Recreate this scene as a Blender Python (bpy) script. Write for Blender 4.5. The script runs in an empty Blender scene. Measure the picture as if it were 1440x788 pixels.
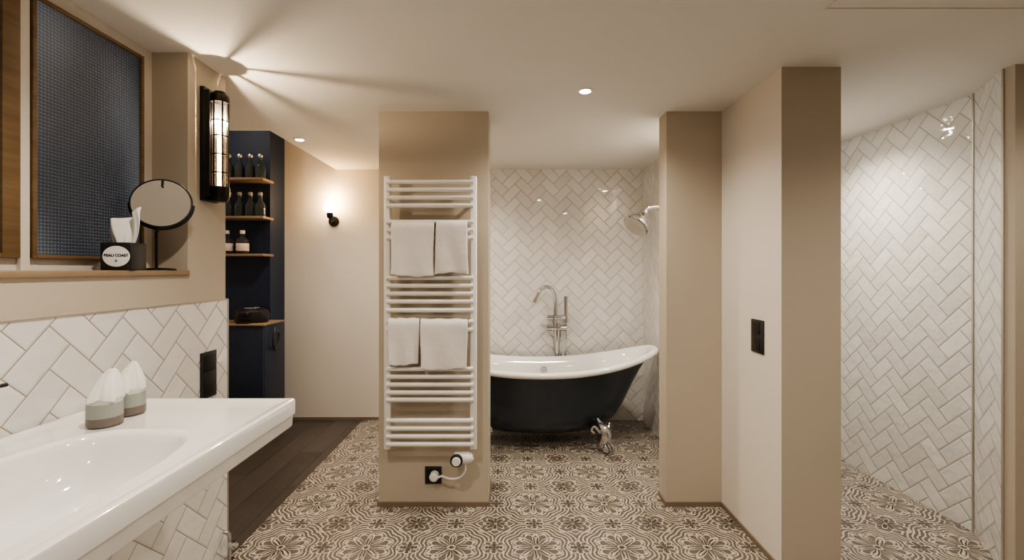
import bpy, bmesh, math, random
from mathutils import Vector, Matrix
random.seed(4)
S=bpy.context.scene
COL=S.collection
PI=math.pi
# ------------------------------------------------------------------ shader helpers
class X:
    nt=None
    def __init__(s,o): s.o=o
    def __add__(a,b): return m('ADD',a,b)
    def __radd__(a,b): return m('ADD',b,a)
    def __sub__(a,b): return m('SUBTRACT',a,b)
    def __rsub__(a,b): return m('SUBTRACT',b,a)
    def __mul__(a,b): return m('MULTIPLY',a,b)
    def __rmul__(a,b): return m('MULTIPLY',b,a)
    def __truediv__(a,b): return m('DIVIDE',a,b)
def m(op,*a):
    n=X.nt.nodes.new('ShaderNodeMath'); n.operation=op
    for i,v in enumerate(a):
        if isinstance(v,X): X.nt.links.new(v.o,n.inputs[i])
        else: n.inputs[i].default_value=v
    return X(n.outputs[0])
def lt(a,b): return m('LESS_THAN',a,b)
def gt(a,b): return m('GREATER_THAN',a,b)
def mn(a,b): return m('MINIMUM',a,b)
def mx(a,b): return m('MAXIMUM',a,b)
def ab(a): return m('ABSOLUTE',a)
def eq(a,v): return m('COMPARE',a,v,0.3)
def smooth(v,a,b,c=0.0,d=1.0):
    n=X.nt.nodes.new('ShaderNodeMapRange'); n.interpolation_type='SMOOTHSTEP'
    X.nt.links.new(v.o,n.inputs[0])
    for i,t in zip((1,2,3,4),(a,b,c,d)): n.inputs[i].default_value=t
    return X(n.outputs[0])
def c4(c): return (c[0],c[1],c[2],1)
def mixc(f,a,b):
    n=X.nt.nodes.new('ShaderNodeMix'); n.data_type='RGBA'
    if isinstance(f,X): X.nt.links.new(f.o,n.inputs[0])
    else: n.inputs[0].default_value=f
    for i,v in ((6,a),(7,b)):
        if isinstance(v,X): X.nt.links.new(v.o,n.inputs[i])
        else: n.inputs[i].default_value=c4(v)
    return X(n.outputs[2])
def pos(obj=False):
    if obj:
        g=X.nt.nodes.new('ShaderNodeTexCoord'); o=g.outputs['Object']
    else:
        g=X.nt.nodes.new('ShaderNodeNewGeometry'); o=g.outputs['Position']
    s=X.nt.nodes.new('ShaderNodeSeparateXYZ'); X.nt.links.new(o,s.inputs[0])
    return X(s.outputs[0]),X(s.outputs[1]),X(s.outputs[2])
def comb(x,y,z=0.0):
    n=X.nt.nodes.new('ShaderNodeCombineXYZ')
    for i,v in enumerate((x,y,z)):
        if isinstance(v,X): X.nt.links.new(v.o,n.inputs[i])
        else: n.inputs[i].default_value=v
    return X(n.outputs[0])
def noise(vec,scale,detail=2.0,rough=.5):
    n=X.nt.nodes.new('ShaderNodeTexNoise'); n.inputs['Scale'].default_value=scale
    n.inputs['Detail'].default_value=detail; n.inputs['Roughness'].default_value=rough
    if vec is not None: X.nt.links.new(vec.o,n.inputs['Vector'])
    return X(n.outputs[0])
def white(vec):
    n=X.nt.nodes.new('ShaderNodeTexWhiteNoise'); n.noise_dimensions='3D'
    X.nt.links.new(vec.o,n.inputs['Vector']); return X(n.outputs['Value'])
def newmat(name):
    mt=bpy.data.materials.new(name); mt.use_nodes=True
    X.nt=mt.node_tree; b=mt.node_tree.nodes['Principled BSDF']; return mt,b
def setin(b,k,v):
    if isinstance(v,X): X.nt.links.new(v.o,b.inputs[k])
    elif isinstance(v,tuple): b.inputs[k].default_value=c4(v)
    else: b.inputs[k].default_value=v
def bump(b,h,strength,dist):
    n=X.nt.nodes.new('ShaderNodeBump'); n.inputs['Strength'].default_value=strength
    n.inputs['Distance'].default_value=dist; X.nt.links.new(h.o,n.inputs['Height'])
    X.nt.links.new(n.outputs[0],b.inputs['Normal'])
def plain(name,col,rough=.5,metal=0.0,var=0.06,ns=6.0,bs=0.0,bd=.002,bscale=120.0,emit=None,coat=0.0,**kw):
    mt,b=newmat(name)
    x,y,z=pos(); p=comb(x,y,z)
    f=noise(p,ns,3)
    d=tuple(c*(1-var) for c in col); l=tuple(min(1,c*(1+var)) for c in col)
    setin(b,'Base Color',mixc(f,d,l)); setin(b,'Roughness',rough); setin(b,'Metallic',metal)
    if coat: setin(b,'Coat Weight',coat); setin(b,'Coat Roughness',.05)
    if bs>0: bump(b,noise(p,bscale,3),bs,bd)
    if emit: setin(b,'Emission Color',emit[0]); setin(b,'Emission Strength',emit[1])
    for k,v in kw.items(): setin(b,k.replace('_',' '),v)
    return mt
# materials
M={}
M['beige']=plain('beige_paint',(.525,.462,.378),.75,bs=.15,var=.02,ns=2)
M['cream']=plain('cream_paint',(.74,.69,.63),.75,bs=.1,var=.02,ns=2)
M['ceil']=plain('ceiling_paint',(.81,.787,.752),.8,bs=.08,var=.015,ns=2)
M['navy']=plain('navy_paint',(.012,.023,.056),.5,bs=.1)
M['cab']=plain('navy_cabinet_lacquer',(.014,.024,.050),.4)
M['black']=plain('black_metal',(.012,.012,.014),.38,metal=.3)
M['bronze']=plain('dark_bronze',(.020,.016,.012),.35,metal=.6)
M['blackp']=plain('black_plastic',(.015,.015,.017),.35)
M['tubblack']=plain('dark_slate_enamel',(.018,.026,.038),.28,coat=.3)
M['white']=plain('white_ceramic',(.86,.855,.85),.08,var=.01,coat=.6)
M['radwhite']=plain('white_enamel',(.88,.865,.85),.25,var=.01,coat=.2)
M['plw']=plain('white_plastic',(.85,.84,.82),.35,var=.01)
M['chrome']=plain('chrome',(.66,.66,.68),.05,metal=1.0,var=.01)
M['chromeb']=plain('bright_chrome',(.80,.80,.82),.05,metal=1.0,var=.01)
M['steel']=plain('brushed_trim',(.55,.51,.45),.35,metal=.8,var=.05)
M['basebrown']=plain('taupe_skirting',(.22,.17,.13),.6)
M['paper']=plain('paper',(.88,.87,.85),.8,bs=.2,bscale=60,var=.02)
M['mirror']=plain('mirror_glass',(.88,.87,.86),.02,metal=1.0,var=0.0)
M['lampon']=plain('lamp_glow',(1,.9,.8),.4,emit=((1,.92,.80),110.0))
M['tubeon']=plain('tube_glow',(1,.85,.7),.4,emit=((1,.68,.42),8.0))
M['globeon']=plain('globe_glow',(1,.85,.6),.4,emit=((1,.72,.38),26.0))
M['pinklabel']=plain('label_pink',(.70,.58,.52),.7)
M['botglass']=plain('smoked_glass',(.26,.30,.32),.03,var=.02,Transmission_Weight=.9,IOR=1.45)
M['clear']=plain('clear_glass',(.95,.93,.9),.03,var=.0,Alpha=.06)
def towelmat():
    mt,b=newmat('terry_cloth'); x,y,z=pos(True); p=comb(x,y,z)
    setin(b,'Base Color',mixc(noise(p,9,3),(.80,.77,.755),(.90,.875,.865))); setin(b,'Roughness',.95)
    setin(b,'Sheen Weight',.4)
    bump(b,noise(p,260,3)+noise(p,14,2)*1.5,.7,.004); return mt
M['towel']=towelmat()
def wood(name,a,bc,scale,axis,rough=.45,planks=None):
    mt,b=newmat(name); x,y,z=pos()
    L,A,B={'x':(x,y,z),'y':(y,x,z),'z':(z,x,y)}[axis]
    if planks:
        w,ln=planks
        r=A/w; i=m('FLOOR',r); fr=m('FRACT',r)
        q=L/ln+i*.37; j=m('FLOOR',q); fq=m('FRACT',q)
        rnd=white(comb(i,j,2.0))
        g=noise(comb(L*1.5,A*22+rnd*20,B*22),scale,4,.6)
        f=g*.6+rnd*.4
        edge=mn(mn(fr,1-fr)*w, mn(fq,1-fq)*ln)
        col=mixc(smooth(edge,0.0005,.003,0,1),tuple(c*.3 for c in a),mixc(f,a,bc))
        setin(b,'Base Color',col); bump(b,g*.3+smooth(edge,0,.004),.3,.002)
    else:
        g=noise(comb(L*1.5,A*22,B*22),scale,4,.6)
        setin(b,'Base Color',mixc(g,a,bc)); bump(b,g,.15,.002)
    setin(b,'Roughness',rough); return mt
M['oak']=wood('oak_wood',(.10,.060,.026),(.26,.165,.08),2.2,'y')
M['oaksill']=wood('sill_wood',(.20,.14,.085),(.34,.25,.16),2.2,'y')
M['oakx']=wood('shelf_wood',(.17,.115,.07),(.36,.26,.17),2.2,'x')
M['floorwood']=wood('dark_wood_floor',(.040,.031,.026),(.108,.086,.073),1.6,'y',.42,planks=(.19,1.6))
# herringbone
def herring(name,axis,W=.1,col=(.82,.81,.79),grout=(.37,.315,.26),gw=.018,ou=0,ov=0,bs=.62):
    mt,b=newmat(name); x,y,z=pos()
    h={'x':x,'y':y}[axis]; k=.70710678/W
    u=(h+z)*k+ou; v=(z-h)*k+ov
    i=m('FLOOR',u); j=m('FLOOR',v); fu=u-i; fv=v-j
    c=m('FLOORED_MODULO',i-j,4.0)
    dl=fu+eq(c,1.0)*9; dr=(1-fu)+eq(c,0.0)*9; db=fv+eq(c,2.0)*9; dt=(1-fv)+eq(c,3.0)*9
    d=mn(mn(dl,dr),mn(db,dt))
    tile=smooth(d,gw*.7,gw*1.5)
    ii=i-eq(c,1.0); jj=j-eq(c,2.0)
    r=white(comb(ii,jj,1.0)); r2=white(comb(ii,jj,5.0)); r3=white(comb(ii,jj,9.0))
    tc=mixc(r,tuple(q*.92 for q in col),tuple(min(1,q*1.04) for q in col))
    setin(b,'Base Color',mixc(tile,grout,tc))
    setin(b,'Roughness',.75-tile*.70); setin(b,'Coat Weight',tile*1.0); setin(b,'Coat Roughness',.02); setin(b,'Coat IOR',1.6)
    wav=noise(comb(x,y,z),11,2)
    hgt=smooth(d,gw*.6,.10)*.75+(r2-.5)*(fu-.5)*1.9+(r3-.5)*(fv-.5)*1.9+wav*3.2
    bump(b,hgt,bs,.0048)
    return mt
M['tilex']=herring('herringbone_tile_back','x',W=.09)
M['tiley']=herring('herringbone_tile_side','y',W=.09)
M['tilesink']=herring('herringbone_tile_sink','y',W=.098,grout=(.34,.29,.245),gw=.019,bs=.42)
# patterned floor
def floormat():
    mt,b=newmat('patterned_cement_tile'); x,y,z=pos(); P=.46
    def cell(ox,oy):
        u=(x-ox)/P; v=(y-oy)/P
        return m('FRACT',u+.5)-.5, m('FRACT',v+.5)-.5
    def polar(u,v):
        return m('SQRT',u*u+v*v), m('ARCTAN2',v,u)
    wob=noise(comb(x,y,z),30,3)-.5
    wob2=noise(comb(x+3,y,z),30,3)-.5
    u,v=cell(.152,2.452); r,t=polar(u+wob*.04,v+wob2*.04)
    u2,v2=cell(.152+P/2,2.452+P/2); r2,t2=polar(u2+wob*.04,v2+wob2*.04)
    u3,v3=cell(.152+P/2,2.452); r3,t3=polar(u3+wob*.03,v3+wob2*.03)
    u4,v4=cell(.152,2.452+P/2); r4,t4=polar(u4+wob*.03,v4+wob2*.03)
    base=(.135,.114,.096); cream=(.60,.545,.455); dark=(.036,.030,.026)
    f=ab(m('COSINE',t*4))
    pet=m('POWER',f,.9)*.27+.02
    pin=m('POWER',f,1.3)*.205+.008
    band=lt(r,pet)*gt(r,pin+.022)
    dkp=lt(r,pin+.02)*gt(r,.03)
    vein=gt(f,.95)*lt(r,.215)*gt(r,.055)
    cen=lt(r,.022); ring=lt(ab(r-.040),.010)
    g=ab(m('SINE',t*4))
    lf=m('POWER',g,2.0)*.12+.17; leaf=lt(ab(r-lf),.012)*gt(g,.45)
    f2=ab(m('COSINE',t2*4)); q=m('POWER',f2,.8)*.13+.035
    o2=lt(r2,q)*gt(r2,q-.024); d2=lt(r2,q-.035)*gt(r2,.022); c2=lt(r2,.02)
    g2=ab(m('SINE',t2*2)); q3=m('POWER',g2,1.5)*.12+.125; o3=lt(ab(r2-q3),.010)
    def small(rr,tt):
        ff=ab(m('COSINE',tt*2)); qq=m('POWER',ff,.7)*.12+.012
        o=lt(rr,qq)*gt(rr,qq-.024); gg=ab(m('SINE',tt*2)); cu=lt(ab(rr-(m('POWER',gg,2.5)*.09+.055)),.010)*gt(gg,.4)
        dt=lt(rr,qq-.03)
        return mx(o,cu),dt
    s3,e3=small(r3,t3); s4,e4=small(r4,t4)
    fin=m('SINE',r*116+m('COSINE',t*8)*3.2+m('COSINE',t2*4)*1.8)
    out=gt(r,.25)*gt(r2,.18)*gt(r3,.135)*gt(r4,.135)*(1-lt(r,pet+.02))
    s5=gt(fin,.40)*out
    cream_m=mx(mx(mx(band,o2),mx(o3,leaf*(1-lt(r,pet)))),mx(mx(s3,s4)*(1-lt(r,pet+.02)),mx(s5,mx(c2,ring))))
    cream_m=mx(cream_m,vein)
    dark_m=mx(mx(dkp,cen),mx(d2,mx(e3,e4)*(1-lt(r,pet+.02)))*.9)
    col=mixc(dark_m*.92,base,dark); col=mixc(cream_m*.92,col,cream)
    T=P/2
    a=m('FRACT',(x-.152)/T); c=m('FRACT',(y-2.452)/T)
    e=mn(mn(a,1-a),mn(c,1-c))
    col=mixc(lt(e,.007)*.7,col,(.10,.085,.07))
    wear=noise(comb(x,y,z),18,5,.75); col=mixc(smooth(wear,.33,.75)*.42,col,(.185,.16,.135))
    setin(b,'Base Color',col); setin(b,'Roughness',.32)
    bump(b,noise(comb(x,y,z),60,3)+smooth(e,.004,.012)*.6,.1,.002)
    return mt
M['floor']=floormat()
# patterned window glass
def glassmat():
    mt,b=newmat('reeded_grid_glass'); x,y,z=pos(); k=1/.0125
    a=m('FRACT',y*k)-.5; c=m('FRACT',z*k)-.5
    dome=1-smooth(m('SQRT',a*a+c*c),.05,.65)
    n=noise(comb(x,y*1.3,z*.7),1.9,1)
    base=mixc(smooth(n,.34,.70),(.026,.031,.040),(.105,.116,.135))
    hi=smooth(m('SQRT',(a+.18)*(a+.18)+(c-.18)*(c-.18)),.06,.26,1,0)  # off-centre glint painted into the colour of each glass cell
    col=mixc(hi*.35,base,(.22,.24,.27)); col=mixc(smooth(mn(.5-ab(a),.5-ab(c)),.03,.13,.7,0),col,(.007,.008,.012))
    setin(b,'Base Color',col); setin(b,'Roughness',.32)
    setin(b,'Emission Color',col); setin(b,'Emission Strength',.46)  # backlit look painted in: tones of the room beyond plus a faint glow
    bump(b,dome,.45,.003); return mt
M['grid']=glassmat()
def cupmat():
    mt,b=newmat('banded_stoneware'); x,y,z=pos(True)
    col=mixc(gt(z,.032),(.17,.145,.125),(.32,.345,.315)); col=mixc(gt(z,.078),col,(.60,.585,.54))
    n=noise(comb(x,y,z),200,2); col=mixc(gt(n,.66)*.4,col,(.1,.09,.08))
    setin(b,'Base Color',col); setin(b,'Roughness',.4); return mt
M['cup']=cupmat()
# ------------------------------------------------------------------ mesh helpers
def obj(name,me,mat=None,parent=None,loc=(0,0,0),smoothf=False):
    o=bpy.data.objects.new(name,me); COL.objects.link(o); o.location=loc
    if mat: me.materials.append(M[mat] if isinstance(mat,str) else mat)
    if parent: o.parent=parent
    if smoothf:
        for p in me.polygons: p.use_smooth=True
    return o
def autosm(o,ang=40):
    me=o.data
    for p in me.polygons: p.use_smooth=True
    bm=bmesh.new(); bm.from_mesh(me)
    for e in bm.edges:
        if len(e.link_faces)==2 and e.calc_face_angle(0)>math.radians(ang): e.smooth=False
    bm.to_mesh(me); bm.free()
def mesh(name,vs,fs):
    me=bpy.data.meshes.new(name); me.from_pydata([tuple(v) for v in vs],[],fs); me.update()
    bm=bmesh.new(); bm.from_mesh(me); bmesh.ops.recalc_face_normals(bm,faces=bm.faces); bm.to_mesh(me); bm.free()
    return me
def boxes(name,bl,mat,parent=None,loc=(0,0,0),bevel=0,seg=2):
    bm=bmesh.new()
    for (x0,x1,y0,y1,z0,z1) in bl:
        r=bmesh.ops.create_cube(bm,size=1)
        for v in r['verts']:
            v.co=Vector((x0+(v.co.x+.5)*(x1-x0),y0+(v.co.y+.5)*(y1-y0),z0+(v.co.z+.5)*(z1-z0)))
    if bevel: bmesh.ops.bevel(bm,geom=list(bm.edges),offset=bevel,segments=seg,affect='EDGES',profile=.5)
    me=bpy.data.meshes.new(name); bm.to_mesh(me); bm.free()
    o=obj(name,me,mat,parent,loc)
    if bevel: autosm(o,50)
    return o
def box(name,x0,x1,y0,y1,z0,z1,mat,parent=None,loc=(0,0,0),bevel=0):
    return boxes(name,[(x0,x1,y0,y1,z0,z1)],mat,parent,loc,bevel)
def prism(name,poly,z0,z1,mat,parent=None):
    n=len(poly); vs=[(p[0],p[1],z0) for p in poly]+[(p[0],p[1],z1) for p in poly]
    fs=[list(range(n))[::-1],list(range(n,2*n))]+[[i,(i+1)%n,n+(i+1)%n,n+i] for i in range(n)]
    return obj(name,mesh(name,vs,fs),mat,parent)
def lathe(name,prof,mat,parent=None,loc=(0,0,0),seg=32,axis='z',off=(0,0,0),ang=40):
    vs=[];fs=[]
    for (r,h) in prof:
        for k in range(seg):
            a=2*PI*k/seg; p=(r*math.cos(a),r*math.sin(a),h)
            if axis=='x': p=(p[2],p[0],p[1])
            if axis=='y': p=(p[0],p[2],p[1])
            vs.append((p[0]+off[0],p[1]+off[1],p[2]+off[2]))
    n=len(prof)
    for i in range(n-1):
        for k in range(seg):
            fs.append([i*seg+k,i*seg+(k+1)%seg,(i+1)*seg+(k+1)%seg,(i+1)*seg+k])
    if prof[0][0]>1e-6: fs.append(list(range(seg))[::-1])
    if prof[-1][0]>1e-6: fs.append([(n-1)*seg+k for k in range(seg)])
    me=mesh(name,vs,fs)
    bm=bmesh.new(); bm.from_mesh(me); bmesh.ops.remove_doubles(bm,verts=bm.verts,dist=1e-6); bmesh.ops.recalc_face_normals(bm,faces=bm.faces); bm.to_mesh(me); bm.free()
    o=obj(name,me,mat,parent,loc); autosm(o,ang); return o
def catmull(pts,n=8):
    pts=[Vector(p) for p in pts]; out=[]
    P=[pts[0]*2-pts[1]]+pts+[pts[-1]*2-pts[-2]]
    for i in range(1,len(P)-2):
        for k in range(n):
            t=k/n; a,b,c,d=P[i-1],P[i],P[i+1],P[i+2]
            out.append(.5*((2*b)+(-a+c)*t+(2*a-5*b+4*c-d)*t*t+(-a+3*b-3*c+d)*t**3))
    out.append(pts[-1]); return out
def sweep_geo(pts,rad,seg=12,closed=False):
    pts=[Vector(p) for p in pts]; n=len(pts)
    if not isinstance(rad,(list,tuple)): rad=[rad]*n
    vs=[];fs=[]; up=None
    for i,p in enumerate(pts):
        a=pts[(i-1)%n] if closed or i>0 else p
        b=pts[(i+1)%n] if closed or i<n-1 else p
        t=(b-a).normalized()
        if up is None:
            up=Vector((0,0,1)) if abs(t.z)<.9 else Vector((1,0,0))
        s=t.cross(up).normalized(); up=s.cross(t).normalized()
        for k in range(seg):
            an=2*PI*k/seg; vs.append(p+(s*math.cos(an)+up*math.sin(an))*rad[i])
    m_=n if closed else n-1
    for i in range(m_):
        for k in range(seg):
            j=(i+1)%n; fs.append([i*seg+k,i*seg+(k+1)%seg,j*seg+(k+1)%seg,j*seg+k])
    if not closed: fs.append(list(range(seg))[::-1]); fs.append([(n-1)*seg+k for k in range(seg)])
    return vs,fs
def tube(name,pts,rad,mat,parent=None,loc=(0,0,0),seg=12,sm=0,closed=False):
    if sm:
        if isinstance(rad,(list,tuple)):
            R=[]; 
            for i in range(len(rad)-1):
                for k in range(sm): R.append(rad[i]+(rad[i+1]-rad[i])*k/sm)
            R.append(rad[-1]); rad=R
        pts=catmull(pts,sm)
    vs,fs=sweep_geo(pts,rad,seg,closed)
    o=obj(name,mesh(name,vs,fs),mat,parent,loc); autosm(o,50); return o
def merge(name,geos,mat,parent=None,loc=(0,0,0),ang=50):
    V=[];F=[]
    for vs,fs in geos:
        b=len(V); V+=list(vs); F+=[[i+b for i in f] for f in fs]
    o=obj(name,mesh(name,V,F),mat,parent,loc); autosm(o,ang); return o
def circ(c,r,axis,n=32):
    out=[]
    for k in range(n):
        a=2*PI*k/n; u,v=r*math.cos(a),r*math.sin(a)
        out.append({'x':(c[0],c[1]+u,c[2]+v),'y':(c[0]+u,c[1],c[2]+v),'z':(c[0]+u,c[1]+v,c[2])}[axis])
    return out
def E(name,loc,label,cat,group=None):
    e=bpy.data.objects.new(name,None); e.empty_display_size=.05; e.location=loc; COL.objects.link(e)
    e['label']=label; e['category']=cat
    if group: e['group']=group
    return e
def tag(o,label,cat,group=None):
    o['label']=label; o['category']=cat
    if group: o['group']=group
    return o
def st(o,label=None,cat='structure'):
    o['kind']='structure'
    if label: o['label']=label
    o['category']=cat
    return o
def dup(root,loc,rotz=None):
    n=root.copy(); n.location=loc
    if rotz is not None: n.rotation_euler=(0,0,rotz)
    COL.objects.link(n)
    def rec(src,dst):
        for c in src.children:
            k=c.copy(); k.parent=dst; COL.objects.link(k); rec(c,k)
    rec(root,n); return n
# ------------------------------------------------------------------ room shell
H=2.5; D=4.54
st(box('floor',-1.45,3.3,-1.6,D,-.1,0,'floor'),'floor of ornate patterned cement tiles in taupe and cream','floor')
st(box('floor_wood',-3.3,-1.45,-1.6,D,-.1,0,'floorwood'),'dark wood plank floor','floor')
st(boxes('ceiling',[(-1.9,3.3,-1.6,2.38,H,H+.1),(-3.3,3.3,2.38,3.28,H,H+.1),(-1.72,3.3,3.28,D+.1,H,H+.1),
   (-3.3,-1.72,3.28,D+.1,3.1,3.2),(-1.72,-1.62,3.28,D,H+.1,3.2),(-3.3,-1.62,3.18,3.28,H+.1,3.2)],'ceil'),'smooth warm white ceiling','ceiling')
st(box('wall_back',-3.3,-.4,D,D+.1,0,3.2,'cream'),'cream painted wall','wall')
st(box('wall_back_tiled',-.4,3.3,D-.01,D+.1,0,H,'tilex'),'wall of glossy white herringbone tiles','wall')
st(box('wall_rear',-3.3,3.3,-1.7,-1.6,0,H,'beige'),'beige wall','wall')
st(box('wall_far_left',-3.4,-3.3,-1.6,D,0,3.2,'cream'),'cream wall','wall')
st(box('wall_hall',-3.3,-1.78,2.28,2.38,0,H,'cream'),'cream partition wall','wall')
st(box('wall_right',3.3,3.4,-1.6,D,0,H,'beige'),'beige wall','wall')
# left wall
XL=-1.48
st(boxes('wall_left',[(-1.78,XL,-1.6,2.38,0,1.475),(-1.78,XL,2.10,2.38,1.475,H)],'beige'),'beige painted half wall with pilaster','wall')
st(box('wall_window',-1.78,-1.645,-1.6,2.10,1.475,H,'cream'),'cream panel wall around the interior window','wall')
tp=st(box('wall_left_tiled',XL,XL+.012,-1.6,2.378,0,1.34,'tilesink'),'white herringbone tile splash wall','wall')
st(boxes('trim_1',[(XL,XL+.015,-1.6,2.38,1.34,1.346),(XL,XL+.015,2.376,2.384,0,1.346)],'steel'),'metal tile edge trim','trim')
st(box('trim_sill',-1.645,-1.468,-1.6,2.100,1.470,1.494,'oaksill',bevel=.003),'narrow oak window sill','trim')
# windows
def window(name,y0,y1,label,fe=.014):
    z0,z1=1.535,2.447; f=.014
    w=E(name,(-1.645,(y0+y1)/2,z0),label,'window'); w['kind']='structure'
    h=(y1-y0)/2; Z=z1-z0
    boxes('window_frame',[(0,.022,-h,-h+fe,0,Z),(0,.022,h-fe,h,0,Z),(0,.022,-h+fe,h-fe,0,f),(0,.022,-h+fe,h-fe,Z-f,Z)],'oak',w,bevel=.002)
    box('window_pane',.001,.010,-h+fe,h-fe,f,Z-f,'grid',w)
    return w
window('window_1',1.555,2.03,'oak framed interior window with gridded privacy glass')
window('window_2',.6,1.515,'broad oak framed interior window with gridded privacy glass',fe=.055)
st(box('trim_mullion',-1.645,-1.630,1.520,1.550,1.494,H,'cream'),'cream mullion between windows','trim')
# column, pillars
st(box('wall_column',-.82,-.126,2.88,3.18,0,H,'beige'),'square beige column carrying the towel radiator','column')
st(box('wall_pillar',1.0,1.35,2.88,3.02,0,H,'beige'),'beige wall stub beside the bathtub','pillar')
wa=st(box('wall_partition',1.35,1.644,2.25,D,0,H,'beige'),'partition wall, beige end and pale side','wall')
wa.data.materials.append(M['cream']); wa.data.materials.append(M['tiley'])
for p in wa.data.polygons:
    if p.normal.x<-.5: p.material_index=1
    if p.normal.x>.5: p.material_index=2
st(box('wall_tub_tiled',1.338,1.35,3.02,D-.01,0,H,'tiley'),'white herringbone tiled side wall','wall')
st(prism('wall_shower_tiled',[(2.65,2.59),(2.60,D),(3.3,D),(3.3,2.59)],0,H,'tiley'),'glossy white herringbone shower wall','wall')
st(prism('wall_shower_return',[(2.472,2.272),(2.648,2.59),(3.3,2.59),(3.3,2.272)],0,H,'tiley'),'angled white herringbone wall return','wall')
st(box('wall_right_pilaster',2.472,3.3,2.22,2.272,0,H,'beige'),'beige wall end beside the shower','wall')
st(boxes('trim_2',[(2.640,2.652,2.584,2.594,0,H)],'steel'),'slim metal corner trim','trim')
st(boxes('trim_3',[(2.466,2.476,2.268,2.278,0,H)],'steel'),'slim metal corner trim','trim')
# baseboards
t=.008;h=.028
st(boxes('baseboard_column',[(-.82-t,-.126+t,2.88-t,2.88,0,h),(-.82-t,-.82,2.88,3.18,0,h),(-.126,-.126+t,2.88,3.18,0,h)],'basebrown'),None,'baseboard')
st(boxes('baseboard_right',[(1.0-t,1.35-t,2.88-t,2.88,0,h),(1.0-t,1.0,2.88,3.02,0,h),(1.35-t,1.35,2.25-t,2.88-t,0,h),(1.35,1.644,2.25-t,2.25,0,h)],'basebrown'),None,'baseboard')
st(box('baseboard_back',-3.3,-.4,D-t,D,0,h,'basebrown'),None,'baseboard')
# hatch in ceiling
st(boxes('trim_hatch',[(1.215,2.3,1.743,1.749,H-.003,H),(1.215,1.221,.9,1.743,H-.003,H),(1.221,2.3,.9,.906,H-.003,H),(2.3,2.306,.9,1.749,H-.003,H)],'cream'),'slim frame of a ceiling access hatch','hatch')
# blue block
st(box('wall_blue',-3.3,-2.234,4.267,D,0,3.1,'navy'),'deep navy painted wall block','wall')
# ------------------------------------------------------------------ downlights
def spot(loc,e,size=2.6,r=.035,col=(1,.89,.745),blend=.9,rot=(0,0,0),parent=None,name='spot_light'):
    l=bpy.data.lights.new(name,'SPOT'); l.energy=e; l.spot_size=size; l.spot_blend=blend; l.shadow_soft_size=r; l.color=col
    o=bpy.data.objects.new(name,l); o.location=loc; o.rotation_euler=rot; COL.objects.link(o)
    if parent: o.parent=parent
    return o
def downlight(x,y,e,label='small round recessed ceiling spotlight lit warm white',z=H,**k):
    r=E('ceiling_spotlight',(x,y,z),label,'spotlight','recessed ceiling spotlights')
    lathe('trim_ring',[(.030,-.001),(.030,-.005),(.044,-.005),(.048,0),(.030,0)],'plw',r,seg=32)
    lathe('lamp_lens',[(0,-.0035),(.030,-.0035),(.030,-.001),(0,-.001)],'lampon',r,seg=24)
    spot((0,0,-.012),e,parent=r,**k)
    return r
downlight(.43,2.55,66)
downlight(-1.606,3.5,42)
downlight(-.42,3.75,54)
downlight(1.22,3.30,44)
downlight(2.15,3.2,76)
downlight(-.75,1.2,66)  # unseen lamp over the near room, added as fill light
downlight(1.0,1.0,60)  # out of view as well, added to fill the near room with light
downlight(2.3,1.5,36)  # unseen, added fill in front of the shower opening
downlight(.1,-.6,70)  # behind the camera, added fill for the whole room
downlight(-2.6,3.75,18,z=3.1)  # hidden lamp added in the recess to brighten the navy niche
# ------------------------------------------------------------------ cage wall lamp
def cage():
    r=E('wall_lantern',(XL,2.235,1.83),'black caged industrial wall lamp with glowing tube','lamp')
    z0,z1=.0,.55; cx=.064
    box('back_plate',0,.022,-.055,.055,z0,z1,'black',r,bevel=.004)
    box('side_frame',.022,.05,-.06,-.052,z0+.02,z1-.02,'black',r,bevel=.002)
    box('side_frame',.022,.05,.052,.06,z0+.02,z1-.02,'black',r,bevel=.002)
    lathe('cap',[(0,.540),(.026,.538),(.036,.525),(.040,.515),(.040,.485),(.0,.485)],'bronze',r,off=(cx,0,0))
    lathe('cap',[(0,.0),(.030,.0),(.038,.012),(.042,.03),(.042,.07),(.0,.07)],'bronze',r,off=(cx,0,0))
    box('bracket',.02,.06,-.02,.02,.49,.53,'black',r)
    box('bracket',.02,.06,-.02,.02,.02,.06,'black',r)
    lathe('glass_tube',[(.027,.07),(.027,.485)],'clear',r,off=(cx,0,0))
    for dx,dy in ((0,-.008),(0,.008),(-.008,0),(.008,0)):
        tube('bulb',[(cx+dx,dy,.08),(cx+dx,dy,.36)],.0055,'tubeon',r)
    g=[]
    for k in range(6):
        a=PI*.1+k*2*PI/6; g.append(sweep_geo([(cx+.036*math.cos(a),.036*math.sin(a),.06),(cx+.036*math.cos(a),.036*math.sin(a),.49)],.0038,8))
    for z in (.14,.23,.32,.395): g.append(sweep_geo(circ((cx,0,z),.037,'z'),.0030,8,True))
    merge('cage',g,'bronze',r)
    l=bpy.data.lights.new('lantern_light','POINT'); l.energy=12; l.color=(1,.78,.53); l.shadow_soft_size=.0045
    o=bpy.data.objects.new('lantern_light',l); o.location=(cx,0,.395); o.parent=r; COL.objects.link(o)
cage()
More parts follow.
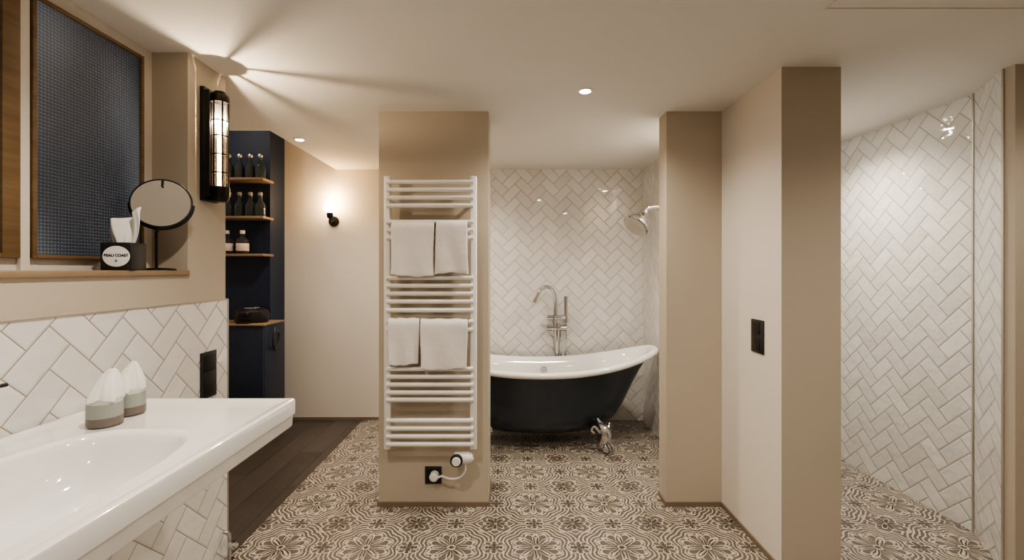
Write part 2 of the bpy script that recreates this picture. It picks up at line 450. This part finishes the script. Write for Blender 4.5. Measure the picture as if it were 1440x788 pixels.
# small wall lamp back
def sconce():
    r=E('wall_sconce',(-1.74,D,1.98),'small black wall sconce with glowing glass shade','lamp')
    lathe('back_plate',[(0,-.018),(.045,-.018),(.052,-.010),(.052,0),(0,0)],'black',r,axis='y')
    tube('arm',[(0,-.01,0),(0,-.06,-.012),(0,-.10,.0),(0,-.105,.03)],.011,'black',r,sm=6)
    lathe('socket',[(0,.02),(.02,.02),(.03,.035),(.03,.075),(.0,.075)],'black',r,off=(0,-.105,0))
    lathe('lamp_shade',[(.02,.07),(.045,.09),(.06,.125),(.055,.16),(.03,.185),(0,.19)],'globeon',r,off=(0,-.105,0))
    l=bpy.data.lights.new('sconce_light','POINT'); l.energy=6; l.color=(1,.58,.24); l.shadow_soft_size=.03
    o=bpy.data.objects.new('sconce_light',l); o.location=(0,-.10,.23); o.parent=r; COL.objects.link(o)
sconce()
# ------------------------------------------------------------------ bathtub
def bathtub():
    cx,cy=.27,4.0; r=E('bathtub',(cx,cy,0),'freestanding double-ended slipper bathtub, dark slate outside, white inside','bathtub')
    N=96; z0=.115; LS=1.043
    def ring(hl,hw,tz,lift=0,exp=2.25):
        out=[]
        for k in range(N):
            a=2*PI*k/N; ca,sa=math.cos(a),math.sin(a)
            x=LS*hl*math.copysign(abs(ca)**(2/exp),ca); y=hw*math.copysign(abs(sa)**(2/exp),sa)
            xr=abs(ca)**(2/exp); zr=.650+.165*xr**2.2
            out.append((x,y,z0+tz*(zr-z0)+lift))
        return out
    def build(name,rings,mat,cap0=True):
        vs=[];fs=[]
        for R in rings: vs+=R
        for i in range(len(rings)-1):
            for k in range(N): fs.append([i*N+k,i*N+(k+1)%N,(i+1)*N+(k+1)%N,(i+1)*N+k])
        if cap0: fs.append(list(range(N)))
        o=obj(name,mesh(name,vs,fs),mat,r); autosm(o,60); return o
    prof=[(.30,.12,0),(.40,.17,.012),(.50,.215,.05),(.585,.25,.12),(.65,.272,.22),(.70,.285,.34),(.745,.295,.48),(.79,.303,.62),(.84,.314,.76),(.895,.328,.88),(.945,.340,.965)]
    build('shell',[ring(a,b,c) for a,b,c in prof],'tubblack')
    rr=[]
    cl,cw=.965,.350
    for k in range(9):
        a=-PI*.55+ k/8*(PI*1.35)
        dx=.030*math.cos(a); dz=.026*math.sin(a)
        rr.append(ring(cl+dx,cw+dx,.985,dz))
    rr=[ring(.943,.338,.955)]+rr
    inner=[(.90,.305,.97),(.86,.285,.88),(.80,.270,.72),(.73,.258,.52),(.66,.245,.34),(.58,.222,.2),(.46,.18,.12),(.3,.11,.10),(.1,.04,.098),(.01,.005,.098)]
    rr+=[ring(a,b,c) for a,b,c in inner]
    build('basin',rr,'white',False)
    lathe('overflow',[(0,-.012),(.028,-.012),(.034,-.004),(.034,0),(0,0)],'chrome',r,axis='y',off=(.06,.262,.56))
    def foot(x,y,sx,sy):
        g=[]
        base=Vector((x,y,0)); dd=Vector((sx*.55,sy*.85,0)).normalized()
        def P(u,z): return base+dd*u+Vector((0,0,z))
        g.append(sweep_geo(catmull([P(-.07,.255),P(-.035,.22),P(.02,.17),P(.025,.12),P(-.004,.075),P(.01,.045),P(.03,.03)],6),
              [.020+.030*math.sin(PI*min(1,(i/36)*1.0)) for i in range(37)],12))
        ball=[]
        for i in range(9):
            t_=PI*i/8; ball.append((max(1e-4,.036*math.sin(t_)),.036-.036*math.cos(t_)))
        vs=[];fs=[]
        for (q,hh) in ball:
            for k in range(16):
                a=2*PI*k/16; vs.append(P(.03,0)+Vector((q*math.cos(a),q*math.sin(a),hh)))
        for i in range(8):
            for k in range(16): fs.append([i*16+k,i*16+(k+1)%16,(i+1)*16+(k+1)%16,(i+1)*16+k])
        g.append((vs,fs))
        pr=Vector((-dd.y,dd.x,0))
        for s in (-1,0,1):
            g.append(sweep_geo(catmull([P(.0,.085)+pr*s*.014,P(.052,.072)+pr*s*.032,P(.076,.040)+pr*s*.034,P(.068,.008)+pr*s*.022],5),[.012]*11+[.011,.009,.007,.006,.004],8))
        for s in (-1,1):
            g.append(sweep_geo(catmull([P(.0,.14),P(.0,.18)+pr*s*.05,P(-.02,.22)+pr*s*.085,P(-.035,.19)+pr*s*.10,P(-.025,.165)+pr*s*.08],5),.012,8))
        merge('foot',g,'chrome',r)
    for sx in (-1,1):
        for sy in (-1,1): foot(sx*.51,sy*.265,sx,sy)
bathtub()
# ------------------------------------------------------------------ tub faucet
def tubtap():
    r=E('bath_faucet',(.475,4.455,0),'tall chrome floor-standing bath faucet with hand shower','faucet')
    lathe('floor_flange',[(0,0),(.05,0),(.05,.008),(.02,.014),(0,.014)],'chrome',r)
    tube('riser',[(0,0,.01),(0,0,.98)],.022,'chrome',r)
    g=[sweep_geo([(-.10,0,.93),(.09,0,.93)],.031,16),sweep_geo([(-.095,-.0,1.03),(.08,0,1.03)],.025,16),sweep_geo([(-.03,0,.90),(-.03,0,1.05)],.027,16),sweep_geo([(0,0,.84),(0,0,.97)],.030,16)]
    merge('mixer_body',g,'chrome',r)
    tube('spout',[(-.015,0,1.03),(-.015,-.01,1.15),(-.022,-.03,1.24),(-.06,-.06,1.315),(-.115,-.10,1.335),(-.165,-.13,1.31),(-.205,-.15,1.25),(-.235,-.155,1.19)],[.019]*7+[.021],'chrome',r,sm=6)
    g=[sweep_geo([(.086,0,1.0),(.086,-.01,1.24)],[.016,.021],14),sweep_geo([(.086,0,.98),(.086,0,1.04)],.025,14)]
    merge('hand_shower',g,'chrome',r)
    tube('hose',[(.084,0,.98),(.09,-.01,.80),(.07,0,.62),(.035,-.0,.70),(.04,0,.90)],.009,'chrome',r,sm=8,seg=8)
    tube('handle',[(-.085,0,.93),(-.12,-.02,.945),(-.155,-.04,.96)],.011,'chrome',r)
tubtap()
def showerhead():
    r=E('shower_head',(1.338,3.62,1.985),'chrome bell-shaped shower head on a wall arm','shower')
    lathe('wall_flange',[(0,-.012),(.035,-.012),(.038,-.002),(.038,0),(0,0)],'chrome',r,axis='x')
    tube('arm',[(0,0,0),(-.12,-.005,.008),(-.20,-.01,.008),(-.235,-.015,-.002),(-.255,-.018,-.022)],.016,'chrome',r,sm=6)
    lathe('ball_joint',[(.001,-.060),(.020,-.052),(.028,-.036),(.020,-.018),(.001,-.010)],'chrome',r,off=(-.260,-.018,0))
    o=lathe('sprayer',[(0,.080),(.024,.080),(.032,.062),(.040,.046),(.060,.030),(.084,.004),(.102,-.030),(.108,-.052),(.100,-.058),(0,-.050)],'chrome',r,seg=40)
    o.location=(-.305,-.025,-.108); o.rotation_euler=(math.radians(-18),math.radians(42),0)
    p=lathe('spray_plate',[(0,-.061),(.096,-.061),(.096,-.056),(0,-.056)],'steel',r,seg=40)
    p.location=o.location; p.rotation_euler=o.rotation_euler
showerhead()
# ------------------------------------------------------------------ radiator
Yr=2.80; sc=640/Yr
def px2x(px,d): return (px-715)*d/640
def py2z(py,d): return 1.495-(py-380)*d/640
RX0,RX1=px2x(545,Yr),px2x(666,Yr)
def radiator():
    cx=(RX0+RX1)/2; r=E('towel_radiator',(cx,Yr,0),'tall white ladder towel radiator mounted on the beige column','radiator')
    zb,zt=py2z(632,Yr),py2z(248,Yr); w=(RX1-RX0)/2
    for s in (-1,1):
        box('upright',s*w-.021,s*w+.021,-.016,.018,zb,zt,'radwhite',r,bevel=.009)
    ys=[257,268,279,290, 313,324,335, 391,402,413,424, 436, 452,463, 518,529,540,551,561, 590,601,612,623]
    for y in ys:
        z=py2z(y,Yr); tube('rail',[(-w,-.022,z),(w,-.022,z)],.0135,'radwhite',r,seg=14)
    for s in (-1,1):
        for z in (zb+.15,zt-.15):
            tube('wall_bracket',[(s*w,0,z),(s*w,.072,z)],.012,'radwhite',r)
    return cx
rcx=radiator()
def towel(px0,px1,py0,py1,label,seed):
    d=Yr-.03; x0,x1=px2x(px0,d),px2x(px1,d); zt=py2z(py0,d); zb=py2z(py1,d)
    L=zt-zb; rnd=random.Random(seed); ph=rnd.random()*6
    cx=(x0+x1)/2; r=E('towel',(cx,Yr-.022,zt),label,'towel','white towels on the radiator')
    w=(x1-x0)/2
    def lay(name,ri,thick,lf,lb,shr):
        Rm=ri
        def path(R,e=0):
            p=[]
            for k in range(13): p.append((-R,-lf+e+ (lf-e-R-.002)*k/12))
            for k in range(1,8):
                a=PI-PI*k/8; p.append((R*math.cos(a),-R-.002+R*math.sin(a)))
            for k in range(9): p.append((R,-R-.002-(lb-R)*k/8))
            return p
        A=path(Rm+thick); B=path(Rm); nx=26
        prof=A+B[::-1]; n=len(prof); vs=[];fs=[]
        for i in range(nx+1):
            u=i/nx; x=-w*shr+2*w*shr*u
            for (y,z) in prof:
                fr=min(1,max(0,-z/L))
                yy=y+ (.005*math.sin(u*8+ph+z*9)*fr - .006*math.sin(u*3.5+ph)*fr)*(1 if y<0 else .3)
                zz=z+.006*math.sin(u*5+ph*2)*fr+.002*math.sin(u*17+ph)
                xx=x+.008*fr*math.sin(z*12+ph)*(2*u-1)
                vs.append((xx,yy,zz))
        for i in range(nx):
            for k in range(n): fs.append([i*n+k,i*n+(k+1)%n,(i+1)*n+(k+1)%n,(i+1)*n+k])
        fs.append(list(range(n))); fs.append([nx*n+k for k in range(n)][::-1])
        o=obj(name,mesh(name,vs,fs),'towel',r); 
        for p in o.data.polygons: p.use_smooth=True
        md=o.modifiers.new('b','BEVEL'); md.width=.0045; md.segments=3; md.limit_method='ANGLE'; md.angle_limit=1.0
    lay('inner_fold',.0142,.011,L*.955,L*.6,.975)
    lay('outer_fold',.0260,.013,L,L*.62,1.0)
towel(551,611.5,312,388,'white folded towel draped over an upper radiator rail',1)
towel(613.5,658,310,385,'narrow white folded towel draped over an upper radiator rail',2)
towel(547,590.5,447,512,'narrow white folded towel draped over a lower radiator rail',3)
towel(592,658,448,518,'wide white folded towel draped over a lower radiator rail',4)
def thermo():
    x=px2x(650,Yr); z=py2z(641,Yr)-.012
    r=E('radiator_thermostat',(x,Yr-.01,z),'white electric heating control with black-ringed dial and cable','thermostat')
    tube('body',[(-.05,0,0),(-.035,0,.0),(.04,0,.005),(.065,0,.012)],[.030,.036,.034,.02],'plw',r,sm=4,seg=20)
    lathe('dial_ring',[(0,-.052),(.034,-.052),(.038,-.046),(.038,-.03),(0,-.03)],'blackp',r,axis='y',off=(-.03,0,0))
    lathe('dial',[(0,-.060),(.024,-.060),(.027,-.055),(.027,-.045),(0,-.045)],'plw',r,axis='y',off=(-.03,0,0))
    ox=px2x(611,2.86)-x; oz=py2z(669,2.86)-z
    tube('cable',[(.02,0,-.030),(.018,.0,-.08),(-.02,.01,-.125),(-.08,.03,-.14),(-.13,.03,-.125),(ox+.015,.045,oz-.01)],.0065,'plw',r,sm=8)
    lathe('plug',[(0,-.03),(.018,-.03),(.028,-.02),(.028,.02),(0,.02)],'plw',r,axis='y',off=(ox,.06,oz))
thermo()
def outlet(name,loc,w,h,axis,n,label,cat):
    r=E(name,loc,label,cat)
    def b(nm,u0,u1,d0,d1,z0,z1,mat,bev=0):
        if axis=='y': return box(nm,u0,u1,-d1,-d0,z0,z1,mat,r,bevel=bev)
        if axis=='x+': return box(nm,d0,d1,u0,u1,z0,z1,mat,r,bevel=bev)
        return box(nm,-d1,-d0,u0,u1,z0,z1,mat,r,bevel=bev)
    b('cover_plate',-w/2,w/2,0,.008,-h/2,h/2,'blackp',.003)
    hh=h/n
    for k in range(n):
        c=-h/2+hh*(k+.5); s=min(w,hh)*.36
        b('insert',-s,s,.008,.011,c-s,c+s,'black',.0015)
    return r
outlet('wall_outlet',(px2x(609.5,2.88),2.88,py2z(668,2.88)),.105,.11,'y',1,'square black wall socket low on the column','socket')
outlet('wall_outlet',(XL+.012,2.222,.985),.115,.225,'x+',2,'black double wall socket on the white tiles above the washbasin','socket')
outlet('wall_switch',(1.35,2.46,1.137),.12,.18,'x-',2,'black double switch plate on the pale wall','switch')
# ------------------------------------------------------------------ washbasin
def sink():
    zt=1.008; x0,x1,y0,y1=-1.466,-.80,.02,1.72
    cx,cy=(x0+x1)/2,(y0+y1)/2; r=E('washbasin',(cx,cy,0),'wide white ceramic washbasin with shallow rounded bowl','washbasin')
    hx,hy=(x1-x0)/2,(y1-y0)/2; N=200
    def se(ax,ay,e,ox=0,oy=0,z=0):
        out=[]
        for k in range(N):
            a=2*PI*k/N; ca,sa=math.cos(a),math.sin(a)
            out.append(Vector((ox+ax*math.copysign(abs(ca)**(2/e),ca),oy+ay*math.copysign(abs(sa)**(2/e),sa),z)))
        return out
    def rr(i,z,c=.016):
        c=max(.003,c-i*.5); out=[]; q=N//4; A=hx-i; B=hy-i
        for k in range(N):
            f=(k%q)/q
            quad=k//q
            g=f if quad in (0,2) else 1-f
            if g<.35: px,py=A,(B-c)*(g/.35)
            elif g>.65: px,py=(A-c)*((1-g)/.35),B
            else:
                t=(g-.35)/.30*PI/2; px,py=A-c+c*math.cos(t),B-c+c*math.sin(t)
            sx=1 if quad in (0,3) else -1; sy=1 if quad in (0,1) else -1
            out.append(Vector((sx*px,sy*py,z)))
        return out
    bx,by=-1.095-cx,.80-cy; bw,bl=.218,.585
    R=[]
    for (s,ds,dz) in [(.02,0,-.165),(.3,0,-.164),(.55,0,-.160),(.72,0,-.152),(.84,0,-.132),(.905,0,-.100),(.940,0,-.062),(.962,0,-.030),(.975,0,-.012),(.990,0,-.004),(1.005,0,-.001)]:
        R.append(se(bw*s,bl*s,3.6,bx,by,zt+dz))
    R.append(se(bw*1.03,bl*1.012,3.6,bx,by,zt+.001)); R.append(se(bw*1.06,bl*1.022,3.6,bx,by,zt))
    a=R[-1]; b=rr(.034,zt-.001)
    for t_ in (.35,.7): R.append([p.lerp(q,t_) for p,q in zip(a,b)])
    R.append(b); R.append(rr(.026,zt+.002)); R.append(rr(.018,zt+.004))
    for i_,dz in [(.006,.004),(.002,.0025),(0,-.003),(0,-.050),(.0015,-.052),(.006,-.053),(.007,-.055),(.008,-.090),(.011,-.097),(.018,-.100),(.06,-.101)]:
        R.append(rr(i_,zt+dz))
    R.append(se(.05,.2,2,0,0,zt-.19))
    vs=[p for q in R for p in q]; fs=[]
    for i in range(len(R)-1):
        for k in range(N): fs.append([i*N+k,i*N+(k+1)%N,(i+1)*N+(k+1)%N,(i+1)*N+k])
    fs.append(list(range(N))); fs.append([(len(R)-1)*N+k for k in range(N)])
    o=obj('basin',mesh('basin',vs,fs),'white',r); autosm(o,35)
    lathe('drain',[(0,.004),(.03,.004),(.034,0),(0,0)],'chrome',r,off=(bx,by,zt-.1645))
sink()
def walltap():
    r=E('basin_faucet',(XL+.012,1.26,1.17),'chrome wall-mounted basin faucet','faucet')
    lathe('flange',[(0,0),(.03,0),(.03,.008),(.012,.012),(0,.012)],'chrome',r,axis='x')
    tube('handle',[(.01,0,0),(.05,0,0)],.011,'chrome',r)
    tube('lever',[(.045,-.03,0),(.045,.03,0)],.006,'black',r)
    lathe('flange',[(0,0),(.03,0),(.03,.008),(.012,.012),(0,.012)],'chrome',r,axis='x',off=(0,-.2,0))
    tube('spout',[(.01,-.2,0),(.12,-.2,.0),(.19,-.2,-.01),(.20,-.2,-.04)],.011,'chrome',r,sm=5)
walltap()
def tumbler(x,y,label,rz,sc_=1.0):
    r=E('tumbler',(x,y,1.0085),label,'cup','banded tumblers on the washbasin')
    r.rotation_euler=(0,0,rz); r.scale=(sc_*.92,sc_*.92,sc_*.93)
    lathe('cup',[(0,0),(.044,0),(.050,.006),(.050,.05),(.048,.095),(.045,.095),(.045,.012),(0,.010)],'cup',r,seg=36)
    N=60; vs=[];fs=[]
    lv=[(0,.046,.046,.085),(0,.0495,.0495,.088),(1,.047,.047,.10),(2,.044,.043,.116),(3,.037,.033,.138),(4,.030,.022,.157),(5,.022,.012,.173),(6,.010,.004,.186)]
    for (i,a,b,z) in lv:
        for k in range(N):
            t_=2*PI*k/N; q=1+.07*math.sin(5*t_+i*.6)+.04*math.sin(13*t_+i)
            vs.append((a*q*math.cos(t_)+.007*i*.5,b*q*math.sin(t_),z+.003*math.sin(3*t_)))
    for i in range(len(lv)-1):
        for k in range(N): fs.append([i*N+k,i*N+(k+1)%N,(i+1)*N+(k+1)%N,(i+1)*N+k])
    fs.append([(len(lv)-1)*N+k for k in range(N)])
    o=obj('paper_cover',mesh('pc',vs,fs),'paper',r); autosm(o,38)
tumbler(-1.268,1.43,'stoneware tumbler banded grey and green with a peaked white paper cover',.4)
tumbler(-1.285,1.54,'stoneware tumbler banded grey and green, peaked paper cover, beside the wall',-.2,1.02)
def valve():
    r=E('angle_valve',(-1.43,2.33,0),'small chrome floor pipe and valve beside the tiled wall','valve')
    lathe('flange',[(0,0),(.03,0),(.028,.008),(.01,.012),(0,.012)],'chrome',r)
    tube('pipe',[(0,0,.0),(0,0,.12),(.0,-.01,.15),(-.02,-.02,.165)],.010,'chrome',r,sm=4)
    tube('knob',[(0,0,.10),(.03,-.02,.10),(.05,-.03,.10)],[.01,.018,.016],'chrome',r,seg=14)
valve()
# ------------------------------------------------------------------ sill objects
ZS=1.494
def mirror():
    r=E('cosmetic_mirror',(-1.535,1.99,ZS),'round black-rimmed cosmetic mirror on a slim stand','mirror')
    lathe('base',[(0,0),(.069,0),(.070,.004),(.064,.008),(.012,.011),(0,.011)],'black',r)
    tube('stem',[(-.004,0,.008),(-.004,0,.17),(.004,0,.19)],.006,'black',r)
    c=Vector((.034,-.02,.290)); rad=.108
    Rm=Matrix.Rotation(math.radians(27),3,'Z')@Matrix.Rotation(math.radians(-14),3,'X')
    def T(l): return [c+Rm@(Vector(p)) for p in l]
    vs,fs=sweep_geo(T(circ((0,0,0),rad,'y',56)),.005,10,True)
    merge('rim',[(vs,fs)],'black',r)
    disc=T(circ((0,-.004,0),rad-.003,'y',56))+T(circ((0,.004,0),rad-.003,'y',56))
    n=56; fs=[list(range(n)),list(range(n,2*n))[::-1]]+[[i,(i+1)%n,n+(i+1)%n,n+i] for i in range(n)]
    obj('mirror_glass',mesh('g',disc,fs),'mirror',r)
    pts=[c+Rm@Vector((1.06*rad*math.cos(a),0.012,1.06*rad*math.sin(a))) for a in [PI+PI*k/20 for k in range(21)]]
    tube('yoke',pts,.0045,'black',r,seg=8)
    tube('hinge',[c+Rm@Vector((-.026,.006,-rad)),Vector((.002,0,.17))],.006,'black',r,seg=8)
    tube('clip',[c+Rm@Vector((.0,-.009,rad-.002)),c+Rm@Vector((0,-.012,rad-.035))],.004,'black',r,seg=8)
mirror()
def tissue():
    r=E('tissue_box',(-1.520,1.80,ZS),'black cube tissue box with round white printed label','tissue box')
    s=.052; r.rotation_euler=(0,0,math.radians(12))
    box('carton',-s,s,-s,s,0,.108,'blackp',r,bevel=.004)
    lb=lathe('round_label',[(0,-s-.0015),(.040,-s-.0015),(.040,-s+.001),(0,-s+.001)],'paper',r,axis='y',seg=48)
    lb.location=(.002,0,.054); lb.scale=(1.14,1,1)
    for i,(tx,sz,z) in enumerate((('BEAU COAST',.0142,.053),('x',.013,.034))):
        cu=bpy.data.curves.new('t','FONT'); cu.body=tx; cu.size=sz; cu.align_x='CENTER'; cu.extrude=.0003; cu.offset=.0006; cu.space_character=.95
        to=bpy.data.objects.new('tmp',cu); COL.objects.link(to)
        bpy.context.view_layer.update()
        me=bpy.data.meshes.new_from_object(to.evaluated_get(bpy.context.evaluated_depsgraph_get()))
        bpy.data.objects.remove(to)
        o=obj('label_text',me,'blackp',r); o.rotation_euler=(PI/2,0,0); o.location=(.002,-s-.002,z)
    vs=[];fs=[];nu,nv=26,16
    for j in range(nv+1):
        v=j/nv
        for i in range(nu+1):
            u=i/nu*2-1
            w=.034+.030*math.sin(min(1,v*1.25)*PI/2)*(1-.45*v)
            x=u*w+.014*v; z=.100+.105*v+(.028*v)*(u*.9+.3)+.012*abs(u)*v
            y=.018*math.sin(u*4+v*2)*(.4+v)-.005*math.sin(u*11+v*4)
            vs.append((x,y,z))
    for j in range(nv):
        for i in range(nu): a=j*(nu+1)+i; fs.append([a,a+1,a+nu+2,a+nu+1])
    o=obj('tissue_sheet',mesh('ts',vs,fs),'paper',r); autosm(o,80)
    md=o.modifiers.new('s','SOLIDIFY'); md.thickness=.002
tissue()
# ------------------------------------------------------------------ shelves and cabinet
for i,py in enumerate((250,304,357)):
    d=4.09; z=py2z(py,d)
    s=box('wall_shelf',-3.0,-2.2,4.08,4.267,z-.022,z,'oakx',bevel=.002)
    tag(s,'thin oak shelf on the navy wall','shelf','oak shelves on the navy wall')
shelfz=[py2z(p,4.09) for p in (250,304,357)]
def carafe(x,z,lab='smoked glass carafe with metal stopper on an oak shelf'):
    r=E('carafe',(x,4.16,z),lab,'glass bottle','glass carafes on the shelves')
    lathe('body',[(0,.0),(.038,0),(.044,.006),(.046,.09),(.037,.12),(.019,.15),(.017,.18),(.021,.195),(.017,.195),(.014,.18),(.016,.15),(.034,.118),(.042,.09),(.040,.012),(0,.010)],'botglass',r,seg=24)
    lathe('stopper',[(0,.185),(.014,.185),(.016,.2),(.022,.212),(.016,.226),(0,.228)],'steel',r,seg=18)
    return r
c0=carafe(px2x(322,4.16),shelfz[0])
for zi in (0,1):
    for p in (322,337,352,366):
        if zi==0 and p==322: continue
        dup(c0,(px2x(p,4.16),4.16,shelfz[zi]))
def gin(x,lab,sc_):
    r=E('bottle',(x,4.16,shelfz[2]),lab,'bottle'); r.scale=(sc_,)*3
    lathe('body',[(0,0),(.046,0),(.050,.006),(.050,.11),(.042,.13),(.018,.145),(.016,.18),(0,.18)],'botglass',r,seg=28)
    lathe('label_band',[(.0505,.025),(.0512,.026),(.0512,.090),(.0505,.091)],'pinklabel',r,seg=28)
    lathe('cap',[(0,.175),(.020,.175),(.020,.205),(0,.207)],'plw',r,seg=20)
gin(px2x(341,4.16),'squat glass bottle with pink label and pale cap',1.05)
gin(px2x(319,4.16),'glass bottle with pale label standing beside the partition',1.05)
def cabinet():
    x1=-2.10; x0=-2.75; y0,y1=3.9,4.262
    r=E('cabinet',((x0+x1)/2,(y0+y1)/2,0),'navy minibar cabinet with oak top against the blue wall','cabinet')
    w=(x1-x0)/2; dd=(y1-y0)/2
    box('body',-w,w,-dd+.02,dd,.0,1.015,'cab',r,bevel=.003)
    d=box('door',-w+.003,w-.003,-dd,-dd+.018,.06,1.010,'cab',r,bevel=.003)
    k=tube('handle',[(-w+.06,-dd-.02,.72),(-w+.06,-dd-.02,.90)],.006,'black',r); k.parent=d
    box('top',-w-.005,w+.008,-dd-.01,dd,1.015,1.030,'oakx',r,bevel=.002)
cabinet()
def coffee():
    r=E('coffee_machine',(-2.29,4.06,1.0305),'low rounded black coffee machine on the cabinet','coffee machine')
    b=lathe('body',[(0,0),(.098,0),(.106,.01),(.112,.06),(.105,.10),(.075,.125),(0,.132)],'blackp',r,seg=40)
    b.scale=(1.35,.95,1)
    box('spout_head',-.045,.045,-.145,-.05,.065,.105,'blackp',r,bevel=.014)
    box('drip_tray',-.05,.05,-.15,-.05,0,.016,'black',r,bevel=.005)
    lathe('lid_ring',[(.055,.120),(.062,.124),(.062,.134),(.055,.136)],'chrome',r,seg=32)
coffee()
cb=tube('cable',[(-2.083,4.06,.99),(-2.070,4.02,.93),(-2.064,4.0,.85),(-2.066,4.03,.79),(-2.072,4.10,.84),(-2.080,4.13,.93)],.010,'blackp',sm=8)
tag(cb,'black cable loop hanging at the side of the cabinet','cable')
# ------------------------------------------------------------------ world & camera
w=bpy.data.worlds.new('World'); S.world=w; w.use_nodes=True
w.node_tree.nodes['Background'].inputs[0].default_value=(.9,.85,.8,1); w.node_tree.nodes['Background'].inputs[1].default_value=.2
cam=bpy.data.cameras.new('camera'); co=bpy.data.objects.new('camera',cam); COL.objects.link(co)
cam.sensor_width=36; cam.lens=16; cam.shift_x=5/1440; cam.shift_y=-14/1440; cam.clip_start=.02
co.location=(0,0,1.495); co.rotation_euler=(PI/2,0,0)
S.camera=co
S.view_settings.view_transform='AgX'
try: S.view_settings.look='AgX - Medium High Contrast'
except Exception: pass
S.view_settings.exposure=0.42
